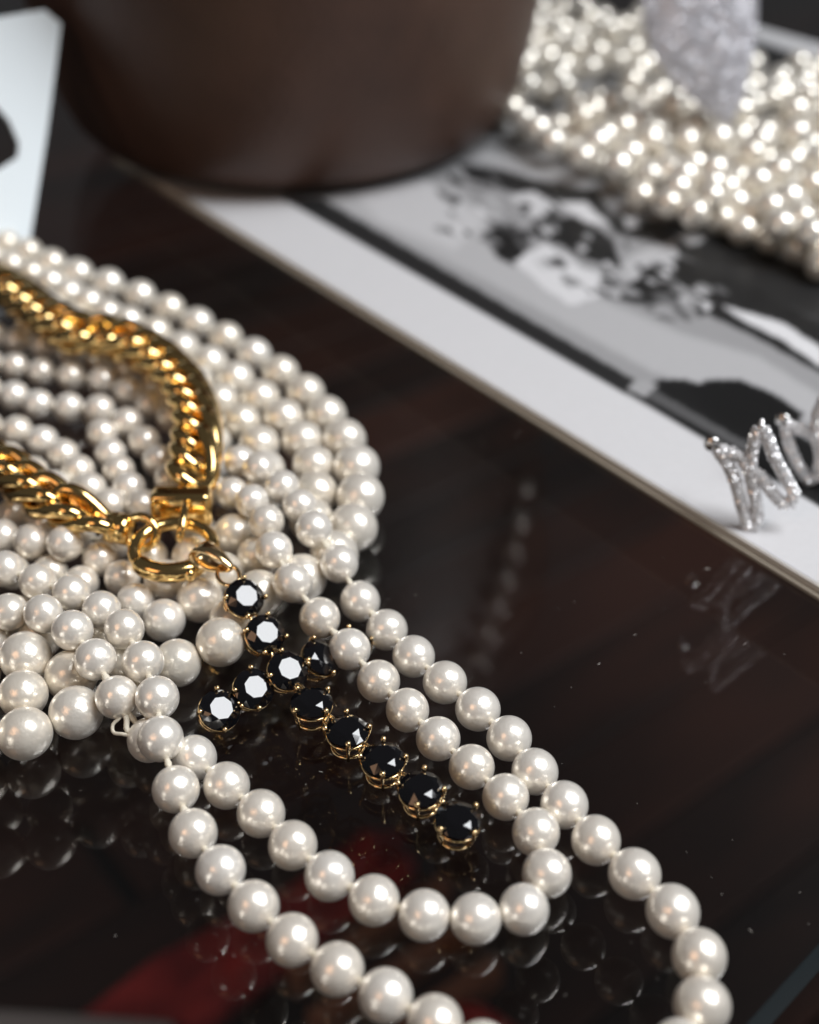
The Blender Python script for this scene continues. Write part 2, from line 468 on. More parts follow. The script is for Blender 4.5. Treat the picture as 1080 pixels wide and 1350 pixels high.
# ------------------------------------------------------------------ leather bucket bag
bag_front = at(395, 254, BZ)[0]
prof = [(0.060, 0.0), (0.070, 0.0012), (0.078, 0.005), (0.0835, 0.011), (0.0875, 0.020), (0.0905, 0.032), (0.095, 0.055), (0.100, 0.085), (0.104, 0.115), (0.1085, 0.160), (0.111, 0.199),
        (0.1105, 0.2005), (0.109, 0.200), (0.1055, 0.160), (0.101, 0.115), (0.097, 0.085), (0.092, 0.055), (0.0865, 0.030), (0.080, 0.012), (0.070, 0.006), (0.01, 0.005)]
bag = thing('leather_bag', (bag_front.x - 0.007, bag_front.y + 0.070, BZ), 'dark brown leather bucket bag with a rounded base on the book', 'bag')
v, f = lathe(prof, 96)
link_mesh('body', mesh('bag_body', v, f), M_LEATHER, bag)
v, f = lathe([(0.1045, 0.0), (0.1113, 0.0), (0.1122, 0.003), (0.1122, 0.011), (0.1113, 0.0125), (0.107, 0.0125)], 96)
link_mesh('rim_band', mesh('rim_band', v, f), M_LEATHER, bag, (0, 0, 0.191))

# ------------------------------------------------------------------ white card standing at the far side
c0 = at(58, 330, 0.0)[0]
cn = Vector((0.45, -0.75, 0.42)).normalized()
lean = Vector((0, 0, 1))
def cardpt(px, py): return on_plane(px, py, c0, cn)
outer = [(38, 345), (50, 270), (64, 180), (75, 95), (82, 40), (60, 22), (0, 32), (-120, 50), (-130, 345)]
hole = [(-60, 120), (-10, 140), (14, 168), (27, 198), (25, 216), (0, 232), (-60, 250)]
O3 = [cardpt(*p) for p in outer]; H3 = [cardpt(*p) for p in hole]
base = Vector((c0.x, c0.y, 0))
zoff = min(p.z for p in O3)
bm = bmesh.new()
ov = [bm.verts.new(p - base - Vector((0, 0, zoff))) for p in O3]; hv = [bm.verts.new(p - base - Vector((0, 0, zoff))) for p in H3]
eds = [bm.edges.new((ov[i], ov[(i + 1) % len(ov)])) for i in range(len(ov))] + [bm.edges.new((hv[i], hv[(i + 1) % len(hv)])) for i in range(len(hv))]
bmesh.ops.triangle_fill(bm, use_beauty=True, edges=eds)
bmesh.ops.recalc_face_normals(bm, faces=bm.faces[:])
ext = bmesh.ops.extrude_face_region(bm, geom=bm.faces[:])
bmesh.ops.translate(bm, verts=[g for g in ext['geom'] if isinstance(g, bmesh.types.BMVert)], vec=-cn * 0.002)
bmesh.ops.recalc_face_normals(bm, faces=bm.faces[:])
me = bpy.data.meshes.new('display_card'); bm.to_mesh(me); bm.free()
tag(link_mesh('display_card', me, M_CARD, None, base), 'upright white card with a cut opening behind the pearl heap', 'card')

# ------------------------------------------------------------------ pearls: traced centres, settled on the glass
class Strand:
    pass
STR = []
def strand(key, pts, label, group=None, m=None, base=0.0, grow=1.035):
    """pts: (px, py, diameter in px, height of the centre above its base in mm or None for resting)"""
    s = Strand(); s.key, s.label, s.group, s.m, s.base = key, label, group, m or M_PEARL, base
    s.P, s.r = [], []
    for (x, y, d, z) in pts:
        zz = base + (0.0045 if z is None else z * MM)
        for _ in range(3):
            p, t = at(x, y, zz); rad = d * grow * t / FPX / 2
            if z is None: zz = base + rad
        s.P.append(p); s.r.append(rad)
    r = np.array(s.r)
    if len(r) > 4:
        rs = np.convolve(np.pad(r, 2, mode='edge'), [0.1, 0.2, 0.4, 0.2, 0.1], 'valid'); r = rs
    s.r = list(r)
    STR.append(s)
    return s
def seq(pts, d0, d1, z=None):
    n = len(pts); out = []
    for i, p in enumerate(pts):
        f = i / max(1, n - 1)
        zz = z if not isinstance(z, tuple) else z[0] + (z[1] - z[0]) * f
        out.append((p[0], p[1], d0 + (d1 - d0) * f, zz))
    return out

# outer loop: falls from the heap on the right, round the front edge and back up the left
right = [(312, 603, 40, 10), (341, 618, 43, 11), (371, 636, 44, 11.5), (396, 661, 44, 12), (417, 700, 46, 12), (445, 747, 50, 8), (473, 792, 53, None), (511, 831, 53, None), (545, 867, 54, None),
         (588, 902, 56, None), (632, 936, 57, None), (674, 975, 59, None), (706, 1020, 59, None), (743, 1063, 61, None), (787, 1111, 64, None), (838, 1153, 66, None),
         (889, 1204, 69, None), (922, 1261, 72, None), (925, 1327, 74, None), (893, 1386, 75, None), (838, 1424, 76, None), (772, 1434, 76, None), (706, 1420, 75, None), (642, 1388, 73, None), (576, 1350, 71, None),
         (512, 1315, 69.5, None), (448, 1281, 69, None), (387, 1244, 67.5, None), (336, 1199, 66, None), (291, 1151, 64.5, None), (252, 1102, 62.5, None), (232, 1042, 61, 5), (222, 977, 59, 8.5), (210, 922, 57, 11),
         (190, 867, 54, 13), (166, 827, 52, 14), (138, 800, 49, 14), (95, 775, 48, 13.5), (47, 763, 48, 12), (2, 745, 46, 10), (-40, 725, 45, 7)]
strand('outer', right, 'long pearl necklace in the widest loop nearest the glass table edge', 'looped pearl necklaces')
inner = [(276, 640, 40, 8), (303, 645, 42, 9), (331, 650, 42, 11), (354, 680, 44, 12.5), (363, 727, 49, 12), (388, 768, 52, 10), (420, 812, 54, 6), (462, 852, 54, 7.5), (501, 900, 55, 5), (540, 942, 56, None), (579, 977, 57, None), (623, 1012, 58, None),
         (667, 1047, 60, None), (714, 1102, 62, None), (722, 1158, 63, None), (690, 1199, 64.5, None), (628, 1211, 66, None), (560, 1207, 66, None), (497, 1190, 65, None), (437, 1160, 65, None),
         (386, 1116, 63, None), (346, 1073, 62, None), (300, 1038, 60.5, None), (256, 1004, 58, None), (193, 978, 57, 4), (150, 910, 55, 10), (123, 858, 54, 12.5), (94, 822, 53, 13.5), (55, 802, 50, 13), (10, 808, 48, 11), (-32, 800, 47, 9)]
strand('inner', inner, 'pearl necklace in the smaller loop lying inside the widest loop', 'looped pearl necklaces')
# coil: rim strand of graduated larger pearls and the rows inside it
G_ = [(-22, 312, 30, None), (5, 316, 31, None), (34, 326, 33, None), (62, 346, 36, None), (98, 362, 40, None), (143, 373, 40, None), (187, 388, 39, None), (224, 407, 39, None), (262, 427, 40.5, None), (300, 447, 42, None), (337, 468, 43.5, None), (373, 492, 45, None),
      (408, 520, 47, None), (433, 550, 49.5, None), (459, 586, 53, None), (474, 624, 57, None), (477, 667, 60, None), (464, 706, 60, None), (430, 742, 60, None), (392, 770, 60, None), (345, 790, 60, None), (312, 812, 56, None), (286, 843, 60.5, None), (236, 872, 57, None), (176, 880, 56, None)]
strand('rim', G_, 'graduated pearl necklace forming the outer rim of the coil', 'coiled pearl necklaces', M_PEARL_OLD, grow=1.10)
strand('row2', seq([(-12, 338), (15, 350), (44, 357), (69, 374), (92, 389), (118, 402), (140, 417), (163, 421), (200, 434), (238, 456), (276, 476), (311, 499), (345, 526), (377, 553), (402, 584), (416, 616), (418, 655), (410, 695)], 35, 53),
       'pearl necklace row lying just inside the rim of the coil', 'coiled pearl necklaces', M_PEARL_OLD, grow=1.10)
strand('row3', seq([(60, 398), (92, 415), (120, 432), (150, 440), (184, 452), (222, 476), (261, 504), (293, 528), (321, 557), (349, 592), (352, 630), (345, 665)], 37, 51),
       'pearl necklace row curving beside the right bend of the gold chain', 'coiled pearl necklaces', M_PEARL_OLD, grow=1.10)
strand('row4', seq([(-10, 442), (20, 446), (55, 452), (90, 462), (128, 466), (165, 476), (205, 500), (245, 525), (275, 560), (292, 600), (282, 630)], 33, 42),
       'pearl necklace row passing under the upper run of gold chain', 'coiled pearl necklaces', grow=1.10)
strand('ina', seq([(-16, 476), (17, 480), (50, 488), (90, 492), (140, 495), (176, 515), (203, 542), (236, 560)], 34, 42),
       'pearl strand under the gold chain at the top of the dark gap', 'coiled pearl necklaces')
strand('inb', seq([(-18, 512), (18, 520), (50, 535), (87, 534), (127, 532), (167, 552), (193, 583), (213, 615), (230, 648)], 38, 43),
       'pearl strand bordering the dark gap inside the coil on top', 'coiled pearl necklaces')
strand('inc', seq([(-20, 560), (20, 563), (57, 580), (85, 600), (103, 623), (117, 645), (150, 668)], 40, 44),
       'short pearl strand slanting between the two gold chain ends', 'coiled pearl necklaces')
strand('ind', seq([(-28, 590), (8, 597), (44, 622), (80, 650)], 40, 42), 'pearl strand emerging beside the lower run of gold chain', 'coiled pearl necklaces')
strand('ine', seq([(137, 565), (145, 595), (157, 622), (168, 649), (190, 672)], 39, 44),
       'short pearl strand hanging down the right side of the dark gap', 'coiled pearl necklaces')
strand('lowt', [(-38, 700, 44, 6), (0, 703, 44, 7), (37, 712, 48, 8), (85, 725, 48, 8), (127, 735, 44, 6), (162, 757, 45, 6), (175, 790, 46, 6), (222, 822, 59, 7)],
       'pearl strand just below the lower run of gold chain', 'coiled pearl necklaces')
strand('lowu', [(-30, 668, 42, None), (12, 672, 42, None), (52, 690, 42, None), (100, 705, 44, None), (160, 720, 44, None), (205, 735, 50, None), (217, 772, 58, None), (273, 793, 60, None)],
       'darker pearl strand lying beneath the gold clasp ring', 'coiled pearl necklaces', M_PEARL_OLD)
strand('lowv', [(-30, 760, 46, None), (15, 752, 44, None), (70, 745, 44, None), (118, 770, 46, None), (140, 840, 50, None), (170, 925, 52, None)],
       'pearl strand half hidden beneath the two crossing loops', 'coiled pearl necklaces', M_PEARL_OLD)
strand('big', [(-32, 880, 66, None), (35, 860, 68, None), (93, 886, 64, None), (101, 944, 71, None), (30, 967, 69, None), (-38, 960, 68, None)],
       'strand of the largest pearls at the front of the heap', 'coiled pearl necklaces', M_PEARL_OLD)
strand('bigb', [(-40, 925, 64, 8), (31, 911, 66, 8.5), (20, 830, 56, 5), (60, 838, 56, None), (-24, 845, 56, None)],
       'few big pearls nestled above the largest front pearls', 'coiled pearl necklaces', M_PEARL_OLD)
strand('under', seq([(250, 690), (310, 700), (335, 752), (300, 752), (255, 735)], 56, 56), 'cluster of ivory pearls under the gold bail', 'coiled pearl necklaces', M_PEARL_OLD)

# far heap on the book, traced from the highlights
hl13 = [(285, 10), (410, 20), (585, 80), (735, 165), (820, 135), (255, 185), (390, 215), (430, 150), (505, 290), (655, 300), (870, 285), (785, 355), (920, 410), (875, 490), (235, 270), (200, 350), (170, 425), (335, 340), (430, 390), (605, 400),
        (195, 525), (400, 465), (440, 545), (105, 675), (180, 735), (270, 795), (370, 880), (750, 645), (565, 750), (640, 700), (820, 795), (645, 905), (990, 895), (790, 1035), (700, 860), (560, 970), (880, 970), (360, 100)]
hl14 = [(320, 290), (250, 390), (15, 400), (475, 395), (655, 160), (605, 250), (800, 120), (870, 90), (1025, 130), (955, 210), (745, 345), (725, 415), (955, 365), (655, 510), (1070, 545), (845, 620), (20, 620), (120, 585), (245, 645), (195, 710),
        (440, 615), (405, 685), (415, 770), (670, 690), (905, 755), (580, 750), (640, 850), (775, 830), (855, 935), (965, 900), (1070, 680), (1070, 1010), (165, 190), (1150, 300), (1160, 760), (1180, 900), (1170, 1060), (1150, 120), (130, 780), (300, 850)]
far = [(660 + x / 4.909 - 4, y / 4.909 + 5) for x, y in hl13] + [(860 + x / 4.909 - 4, 100 + y / 4.909 + 5) for x, y in hl14]
edge = [(660, 150), (690, 168), (716, 180), (745, 192), (772, 207), (800, 225), (828, 240), (856, 256), (884, 268), (912, 276), (940, 285), (968, 293), (996, 302), (1024, 312), (1052, 325), (1080, 338), (1108, 352)]
def below_edge(x, y):
    for (x0, y0), (x1, y1) in zip(edge, edge[1:]):
        if x0 <= x <= x1: return y > y0 + (y1 - y0) * (x - x0) / (x1 - x0) - 14
    return True
inn = []
yy, row = -6.0, 0
while yy < 335:
    d_ = 0.0381 * (yy + 540) * 1.25
    xx = 672 + (row % 2) * d_ * 0.5 + random.uniform(-4, 4); line = []
    while xx < 1112:
        x_, y_ = xx + random.uniform(-2.5, 2.5), yy + random.uniform(-1.5, 1.5) + 6 * math.sin(xx * 0.02)
        if not below_edge(x_, y_) and not (x_ > 975 and y_ < 78) and not (735 < x_ < 850 and 92 < y_ < 128) and not (690 < x_ < 740 and 130 < y_ < 165) \
                and not (770 < x_ < 860 and y_ < 12) and random.random() > (0.45 if y_ < 110 else 0.25):
            line.append((x_, y_))
        xx += d_ * 1.04
    inn += line if row % 2 == 0 else line[::-1]
    yy += 9.4 + max(0, yy - 130) * 0.032; row += 1
def chains(pts, nmax, lim):
    pts = list(pts); out = []
    while pts:
        c = [pts.pop(min(range(len(pts)), key=lambda i: pts[i][0]))]
        while pts and len(c) < nmax:
            j = min(range(len(pts)), key=lambda i: (pts[i][0] - c[-1][0]) ** 2 + (pts[i][1] - c[-1][1]) ** 2)
            if math.hypot(pts[j][0] - c[-1][0], pts[j][1] - c[-1][1]) > lim: break
            c.append(pts.pop(j))
        out.append(c)
    return out
def far_d(y): return 0.0381 * (y + 540) * 1.30
strand('faredge', [(e.x, e.y, far_d(e.y), None) for e in catmull([Vector((x, y, 0)) for x, y in edge], 36.0)], 'pearl strand along the front edge of the far heap on the book', 'far heap of pearl necklaces', M_PEARL_FAR, BZ)
LFAR = ['pearl strand on top of the far heap beside the leather bag', 'pearl strand on top of the far heap beside the sparkling brooch', 'pearl strand on top of the far heap right of the brooch',
        'pearl strand on top of the far heap close to its front edge']
top_pts = [(p[0], p[1]) for p in far]
bands = [[], [], [], []]
for p in top_pts:
    bands[0 if p[0] < 760 and p[1] < 190 else (1 if p[0] < 870 else (2 if p[1] < 200 else 3))].append(p)
for bnd, lab in zip(bands, LFAR):
    order = []
    for c in chains(bnd, 99, 1e9): order += c
    strand('far', [(x, y, far_d(y) * 1.02, 11.0 + 1.5 * math.sin(x * 0.05)) for x, y in order], lab, 'far heap of pearl necklaces', M_PEARL_FAR, BZ)
LIN = ['lower pearl strand at the back of the far heap', 'lower pearl strand in the middle of the far heap under the brooch', 'lower pearl strand just behind the front edge of the far heap']
third = len(inn) // 3 + 1
for k in range(3):
    strand('farlow', [(x, y, far_d(y), None) for x, y in inn[k * third:(k + 1) * third]], LIN[k], 'far heap of pearl necklaces', M_PEARL_FAR, BZ)

# let the pearls settle: push overlapping ones apart, keep each on its line of sight as far as it can
P = np.array([list(p) for s in STR for p in s.P]); RR = np.array([r for s in STR for r in s.r])
BASE = np.array([s.base for s in STR for _ in s.P]); P0 = P.copy()
RAY = P0 - np.array(CAM); RAY /= np.linalg.norm(RAY, axis=1)[:, None]
SID = np.concatenate([[i] * len(s.P) for i, s in enumerate(STR)])
nb = [(i, i + 1) for i in range(len(P) - 1) if not STR[SID[i]].key.startswith('far') and SID[i] == SID[i + 1] and np.linalg.norm(P0[i + 1] - P0[i]) < 1.9 * (RR[i] + RR[i + 1])]
na = np.array([a for a, b in nb]); nbb = np.array([b for a, b in nb])
iu, ju = np.triu_indices(len(P), 1)
keep = np.linalg.norm(P0[iu] - P0[ju], axis=1) < 0.035
iu, ju = iu[keep], ju[keep]
for it in range(260):
    d = P[ju] - P[iu]; L = np.linalg.norm(d, axis=1) + 1e-9
    ov = np.maximum(0, 0.985 * (RR[iu] + RR[ju]) - L)
    mv = d / L[:, None] * (ov * 0.32)[:, None]
    np.add.at(P, iu, -mv); np.add.at(P, ju, mv)
    d = P[nbb] - P[na]; L = np.linalg.norm(d, axis=1) + 1e-9
    ex = np.maximum(0, L - 1.04 * (RR[na] + RR[nbb])); mv = d / L[:, None] * (ex * 0.12)[:, None]
    np.add.at(P, na, mv); np.add.at(P, nbb, -mv)
    off = P0 - P; al = (off * RAY).sum(1)[:, None] * RAY
    wgt = 1.0 if it < 200 else 0.3
    P += (off - al) * 0.16 * wgt + al * 0.015 * wgt
    P[:, 2] -= 0.00004
    P[:, 2] = np.maximum(P[:, 2], BASE + RR)

bm = bmesh.new(); bmesh.ops.create_uvsphere(bm, u_segments=40, v_segments=24, radius=1.0)
pearl_mesh = {}
for m in (M_PEARL, M_PEARL_OLD, M_PEARL_FAR):
    me = bpy.data.meshes.new('pearl'); bm.to_mesh(me); me.polygons.foreach_set('use_smooth', [True] * len(me.polygons)); me.materials.append(m)
    pearl_mesh[m.name] = me
bm.free()
k = 0
ENDS = {}
for s in STR:
    n = len(s.P); pp = [Vector(P[k + i]) for i in range(n)]; rr = [RR[k + i] for i in range(n)]; k += n
    ENDS[s.key] = pp
    root = thing('pearl_necklace', (pp[0].x, pp[0].y, s.base), s.label, 'necklace', s.group)
    rl = root.location
    tubes = []
    def flush():
        if tubes:
            v, f = join(tubes); link_mesh('thread', mesh('thread', v, f), M_THREAD, root); tubes.clear()
    for i in range(n):
        if i and (pp[i] - pp[i - 1]).length >= 1.45 * (rr[i] + rr[i - 1]): flush()
        o = bpy.data.objects.new('pearl', pearl_mesh[s.m.name]); COL.objects.link(o); o.parent = root
        o.location = pp[i] - rl
        e = 1 + random.uniform(-0.02, 0.02)
        o.scale = (rr[i] * e, rr[i], rr[i] / e)
        o.rotation_euler = (random.uniform(0, 6.28), random.uniform(0, 6.28), random.uniform(0, 6.28))
        if i and (pp[i] - pp[i - 1]).length < 1.45 * (rr[i] + rr[i - 1]):
            a, b = pp[i - 1] - rl, pp[i] - rl; dd = (b - a).normalized()
            s0, s1 = a + dd * rr[i - 1] * 0.93, b - dd * rr[i] * 0.93
            pts = [a, s0, s0.lerp(s1, .25), s0.lerp(s1, .5), s0.lerp(s1, .75), s1, b]
            q = random.uniform(0.85, 1.25)
            tubes.append(tube_data(pts, [0.0005, 0.0005, 0.0006 * q, 0.00075 * q, 0.0006 * q, 0.0005, 0.0005], 7))
    flush()
    if s.key == 'inner':     # the loose silk loop where the strand drops off the heap
        a, b = pp[25] - rl, pp[24] - rl
        c = at(149, 955, 0.006)[0] - rl; c2 = at(163, 968, 0.0055)[0] - rl; c3 = at(150, 966, 0.005)[0] - rl; c4 = at(158, 946, 0.007)[0] - rl
        v1 = tube_data(catmull([a.lerp(c4, 0.7), c4, c, c3, c2, b.lerp(c2, .5)], 0.0006), 0.00036, 7)
        v2 = tube_data(catmull([a.lerp(c4, 0.6), c4 + Vector((.0012, 0, 0)), c2 + Vector((.0006, .0006, 0.0004)), b.lerp(c2, .4)], 0.0006), 0.00055, 7)
        v, f = join([v1, v2]); link_mesh('thread_loop', mesh('thread_loop', v, f), M_THREAD, root)

# pearls hanging over the rim of the bag (only their reflection shows in the glass)
hang = [(34, 0.190, -0.012), (35, 0.2045, -0.003)] + [(37 + 24 * t, 0.200 - 0.078 * t, 0.004) for t in [i / 10 for i in range(11)]]
def bag_r(z):
    zz_ = [p[1] for p in prof[:12]]; rr2 = [p[0] for p in prof[:12]]
    return float(np.interp(z, zz_[:11], rr2[:11])) + (0.0013 if z > 0.188 else 0)
bl_ = bag.location
root = thing('pearl_necklace', (bl_.x + 0.06, bl_.y - 0.09, BZ + 0.12), 'pearl necklace hanging over the bag rim, mirrored faintly in the glass', 'necklace')
hp = []
for phi, z, off in hang:
    rr3 = bag_r(z) + off
    hp.append(Vector((bl_.x + rr3 * math.sin(R(phi)), bl_.y - rr3 * math.cos(R(phi)), BZ + z)))
hp = catmull(hp, 0.0125)
for q in hp:
    o = bpy.data.objects.new('pearl', pearl_mesh[M_PEARL_FAR.name]); COL.objects.link(o); o.parent = root
    o.location = q - root.location; o.scale = (0.0038,) * 3
link_mesh('thread', mesh('thread', *tube_data([q - root.location for q in hp], 0.0005, 6)), M_THREAD, root)

# ------------------------------------------------------------------ gold rope chain with spring ring clasp
def path(pts): return [at(x, y, z * MM)[0] for x, y, z in pts]
up_chain = path([(-60, 350, 13), (-20, 368, 13.5), (20, 388, 14), (62, 418, 14), (105, 440, 14), (150, 446, 14), (192, 464, 14), (228, 493, 14), (252, 530, 14), (260, 572, 14), (256, 606, 14), (252, 630, 13.5)])
lo_chain = path([(-60, 590, 13), (-20, 606, 13.5), (20, 627, 14), (60, 655, 14), (100, 676, 13.5), (136, 688, 13)])
gold = thing('gold_chain_necklace', (up_chain[0].x, up_chain[0].y, 0), 'chunky gold rope chain necklace with ring clasp draped over pearls', 'necklace')
gl = gold.location
def ring_data(ra, rb, wr, n=28, seg=10, closed=True, a0=0, a1=2 * math.pi):
    pts = [Vector((ra * math.cos(a0 + (a1 - a0) * i / (n if closed else n - 1)), rb * math.sin(a0 + (a1 - a0) * i / (n if closed else n - 1)), 0)) for i in range(n)]
    return tube_data(pts, wr, seg, closed)
def curb_link(a, b, c, wr, n=40):
    pts = [Vector((a * math.cos(p), b * math.sin(p), c * math.sin(2 * p))) for p in [2 * math.pi * i / n for i in range(n)]]
    return tube_data(pts, wr, 14, True)
link_me = mesh('link', *curb_link(0.0086, 0.0037, -0.0025, 0.00172)); link_me.materials.append(M_GOLD)
def curb(pts, step, size, roll, droll):
    c = catmull(pts, step)
    for i, (p, (t, s_, u)) in enumerate(zip(c, frames(c))):
        o = bpy.data.objects.new('link', link_me); COL.objects.link(o); o.parent = gold
        M = Matrix((t, -s_, u)).transposed().to_4x4() @ Matrix.Rotation(roll + droll * i + random.uniform(-.10, .10), 4, 'X') @ Matrix.Rotation(random.uniform(-.05, .05), 4, 'Z')
        o.matrix_local = Matrix.Translation(p - gl) @ M @ Matrix.Scale(size * random.uniform(0.97, 1.03), 4)
curb(up_chain, 0.0076, 1.12, R(4), R(0.6))
curb(lo_chain, 0.0076, 1.02, R(-6), R(1.0))

def oriented(name, data, m, parent, origin, xd, yd, sm=True):
    xd = xd.normalized(); zd = xd.cross(yd).normalized(); yd = zd.cross(xd)
    o = link_mesh(name, mesh(name, data[0], data[1], sm), m, parent)
    o.matrix_local = Matrix.Translation(origin - parent.location) @ Matrix((xd, yd, zd)).transposed().to_4x4()
    return o
# end cap (rounded bar) of the upper run
cap = at(240, 668, 0.0125)[0]; cap_r = at(280, 668, 0.0125)[0]
cx = (cap_r - cap); hw = cx.length
v, f = prism([(-hw, -0.0032), (hw, -0.0032), (hw, 0.0032), (-hw, 0.0032)], -0.0040, 0.0040)
me = mesh('end_cap', v, f, True); bevelled(me, 0.0014, 4); me.materials.append(M_GOLD)
me.polygons.foreach_set('use_smooth', [True] * len(me.polygons))
o = bpy.data.objects.new('end_cap', me); COL.objects.link(o); o.parent = gold; o.location = cap - gl
o.rotation_euler = (R(-12), 0, math.atan2(cx.y, cx.x))
# spring ring
rc = at(229, 722, 0.0122)[0]
rx = at(283, 712, 0.0122)[0] - rc
ry = Vector((0, 0.9, 0.12))
ro = oriented('clasp_ring', ring_data(0.0082, 0.0074, 0.0014, 48, 14), M_GOLD, gold, rc, rx, ry)
bar = [Vector((0.0082 * 1.0 * math.cos(a), 0.0074 * math.sin(a), 0)) for a in [R(195 + 9.5 * i) for i in range(13)]]
link_mesh('clasp_sleeve', mesh('clasp_sleeve', *tube_data(bar, [0.0014, 0.0020] + [0.0021] * 9 + [0.0020, 0.0014], 14)), M_GOLD, ro)
bl = at(250, 757, 0.0110)[0]
bm = bmesh.new(); bmesh.ops.create_uvsphere(bm, u_segments=20, v_segments=12, radius=0.0015)
me = bpy.data.meshes.new('clasp_knob'); bm.to_mesh(me); bm.free(); me.polygons.foreach_set('use_smooth', [True] * len(me.polygons))
link_mesh('clasp_knob', me, M_GOLD, gold, bl - gl)
# small loop joining the cap to the ring, and the ring at the end of the lower run
t0 = at(243, 672, 0.0150)[0]; t1 = at(238, 705, 0.0130)[0]
oriented('cap_loop', ring_data((t1 - t0).length * 0.62, 0.0022, 0.00085, 28, 10), M_GOLD, gold, t0.lerp(t1, 0.5), t1 - t0, Vector((0.3, -0.4, 1)))
s0 = at(185, 702, 0.0125)[0]
oriented('end_ring', ring_data(0.0037, 0.0034, 0.0010, 32, 10), M_GOLD, gold, s0, Vector((1, -0.35, 0)), Vector((0.15, 0.45, 0.8)))
s1 = at(160, 697, 0.0125)[0]
dirn = (s0 - s1)
v, f = lathe([(0.0, -0.003), (0.0028, -0.003), (0.0034, -0.0024), (0.0034, -0.0012), (0.0030, -0.0008), (0.0034, -0.0004), (0.0034, 0.0014), (0.0026, 0.0024), (0.0, 0.0025)], 24)
o = link_mesh('end_cap', mesh('end_collar', v, f), M_GOLD, gold, s1 - gl); o.rotation_euler = dirn.to_track_quat('Z', 'Y').to_euler()

# ------------------------------------------------------------------ cross pendant of black stones
WINP = Vector((0, 0.25, 0)) + WIN_DIR * 1.25
def facing(p, jx=0.0, jy=0.0):
    a = (CAM - p).normalized(); b = (WINP + Vector((jx, jy, 0)) - p).normalized()
    return (a + b).normalized()
def gem_data(Rg):
    V, F = [], []
    for k in range(8): a = R(45 * k + 22.5); V.append((0.56 * Rg * math.cos(a), 0.56 * Rg * math.sin(a), 0.32 * Rg))
    for k in range(8): a = R(45 * k); V.append((0.80 * Rg * math.cos(a), 0.80 * Rg * math.sin(a), 0.19 * Rg))
    for k in range(16): a = R(22.5 * k); V.append((Rg * math.cos(a), Rg * math.sin(a), 0.02 * Rg))
    for k in range(16): a = R(22.5 * k); V.append((Rg * math.cos(a), Rg * math.sin(a), -0.05 * Rg))
    for k in range(8): a = R(45 * k + 22.5); V.append((0.5 * Rg * math.cos(a), 0.5 * Rg * math.sin(a), -0.42 * Rg))
    V.append((0, 0, -0.72 * Rg))
    F.append(tuple(range(8)))
    T, K, G1, G2, Q, C = 0, 8, 16, 32, 48, 56
    for k in range(8):
        k1 = (k + 1) % 8; km = (k - 1) % 8
        F.append((T + km, K + k, T + k))                                       # star
        F.append((K + k, G1 + 2 * k, G1 + 2 * k + 1)); F.append((K + k, G1 + (2 * k - 1) % 16, G1 + 2 * k))
        F.append((T + k, K + k, G1 + 2 * k + 1, K + k1))                       # kite
        for q in (2 * k, 2 * k + 1):
            q1 = (q + 1) % 16; F.append((G1 + q, G2 + q, G2 + q1, G1 + q1))
        F.append((G2 + 2 * k, Q + k, G2 + 2 * k + 1)); F.append((G2 + 2 * k + 1, Q + k, G2 + (2 * k + 2) % 16))
        F.append((G2 + 2 * k, Q + km, Q + k)); F.append((Q + k, Q + km, C))
    return V, F
GR = 0.0040
v, f = gem_data(GR); gem_me = mesh('stone', v, f, False)
bm = bmesh.new(); bm.from_mesh(gem_me); bmesh.ops.recalc_face_normals(bm, faces=bm.faces[:]); bm.to_mesh(gem_me); bm.free()
gem_me.materials.append(M_JET)
set_me = mesh('setting', *join([tube_data([Vector((0.0037 * math.cos(a), 0.0037 * math.sin(a), -0.0011)) for a in [2 * math.pi * i / 28 for i in range(28)]], 0.00032, 8, True),
                                tube_data([Vector((0.0029 * math.cos(a), 0.0029 * math.sin(a), -0.0042)) for a in [2 * math.pi * i / 28 for i in range(28)]], 0.00038, 8, True)]))
set_me.materials.append(M_GOLD2)
pp_ = [Vector((0.0028, 0, -0.0051)), Vector((0.0033, 0, -0.0026)), Vector((0.0040, 0, -0.0008)), Vector((0.0042, 0, 0.0003)), Vector((0.0040, 0, 0.0009)), Vector((0.0037, 0, 0.0011))]
pr_me = mesh('prong', *tube_data(pp_, [0.00034, 0.00036, 0.00038, 0.00042, 0.00055, 0.00035], 8, up=Vector((0, 1, 0)))); pr_me.materials.append(M_GOLD2)

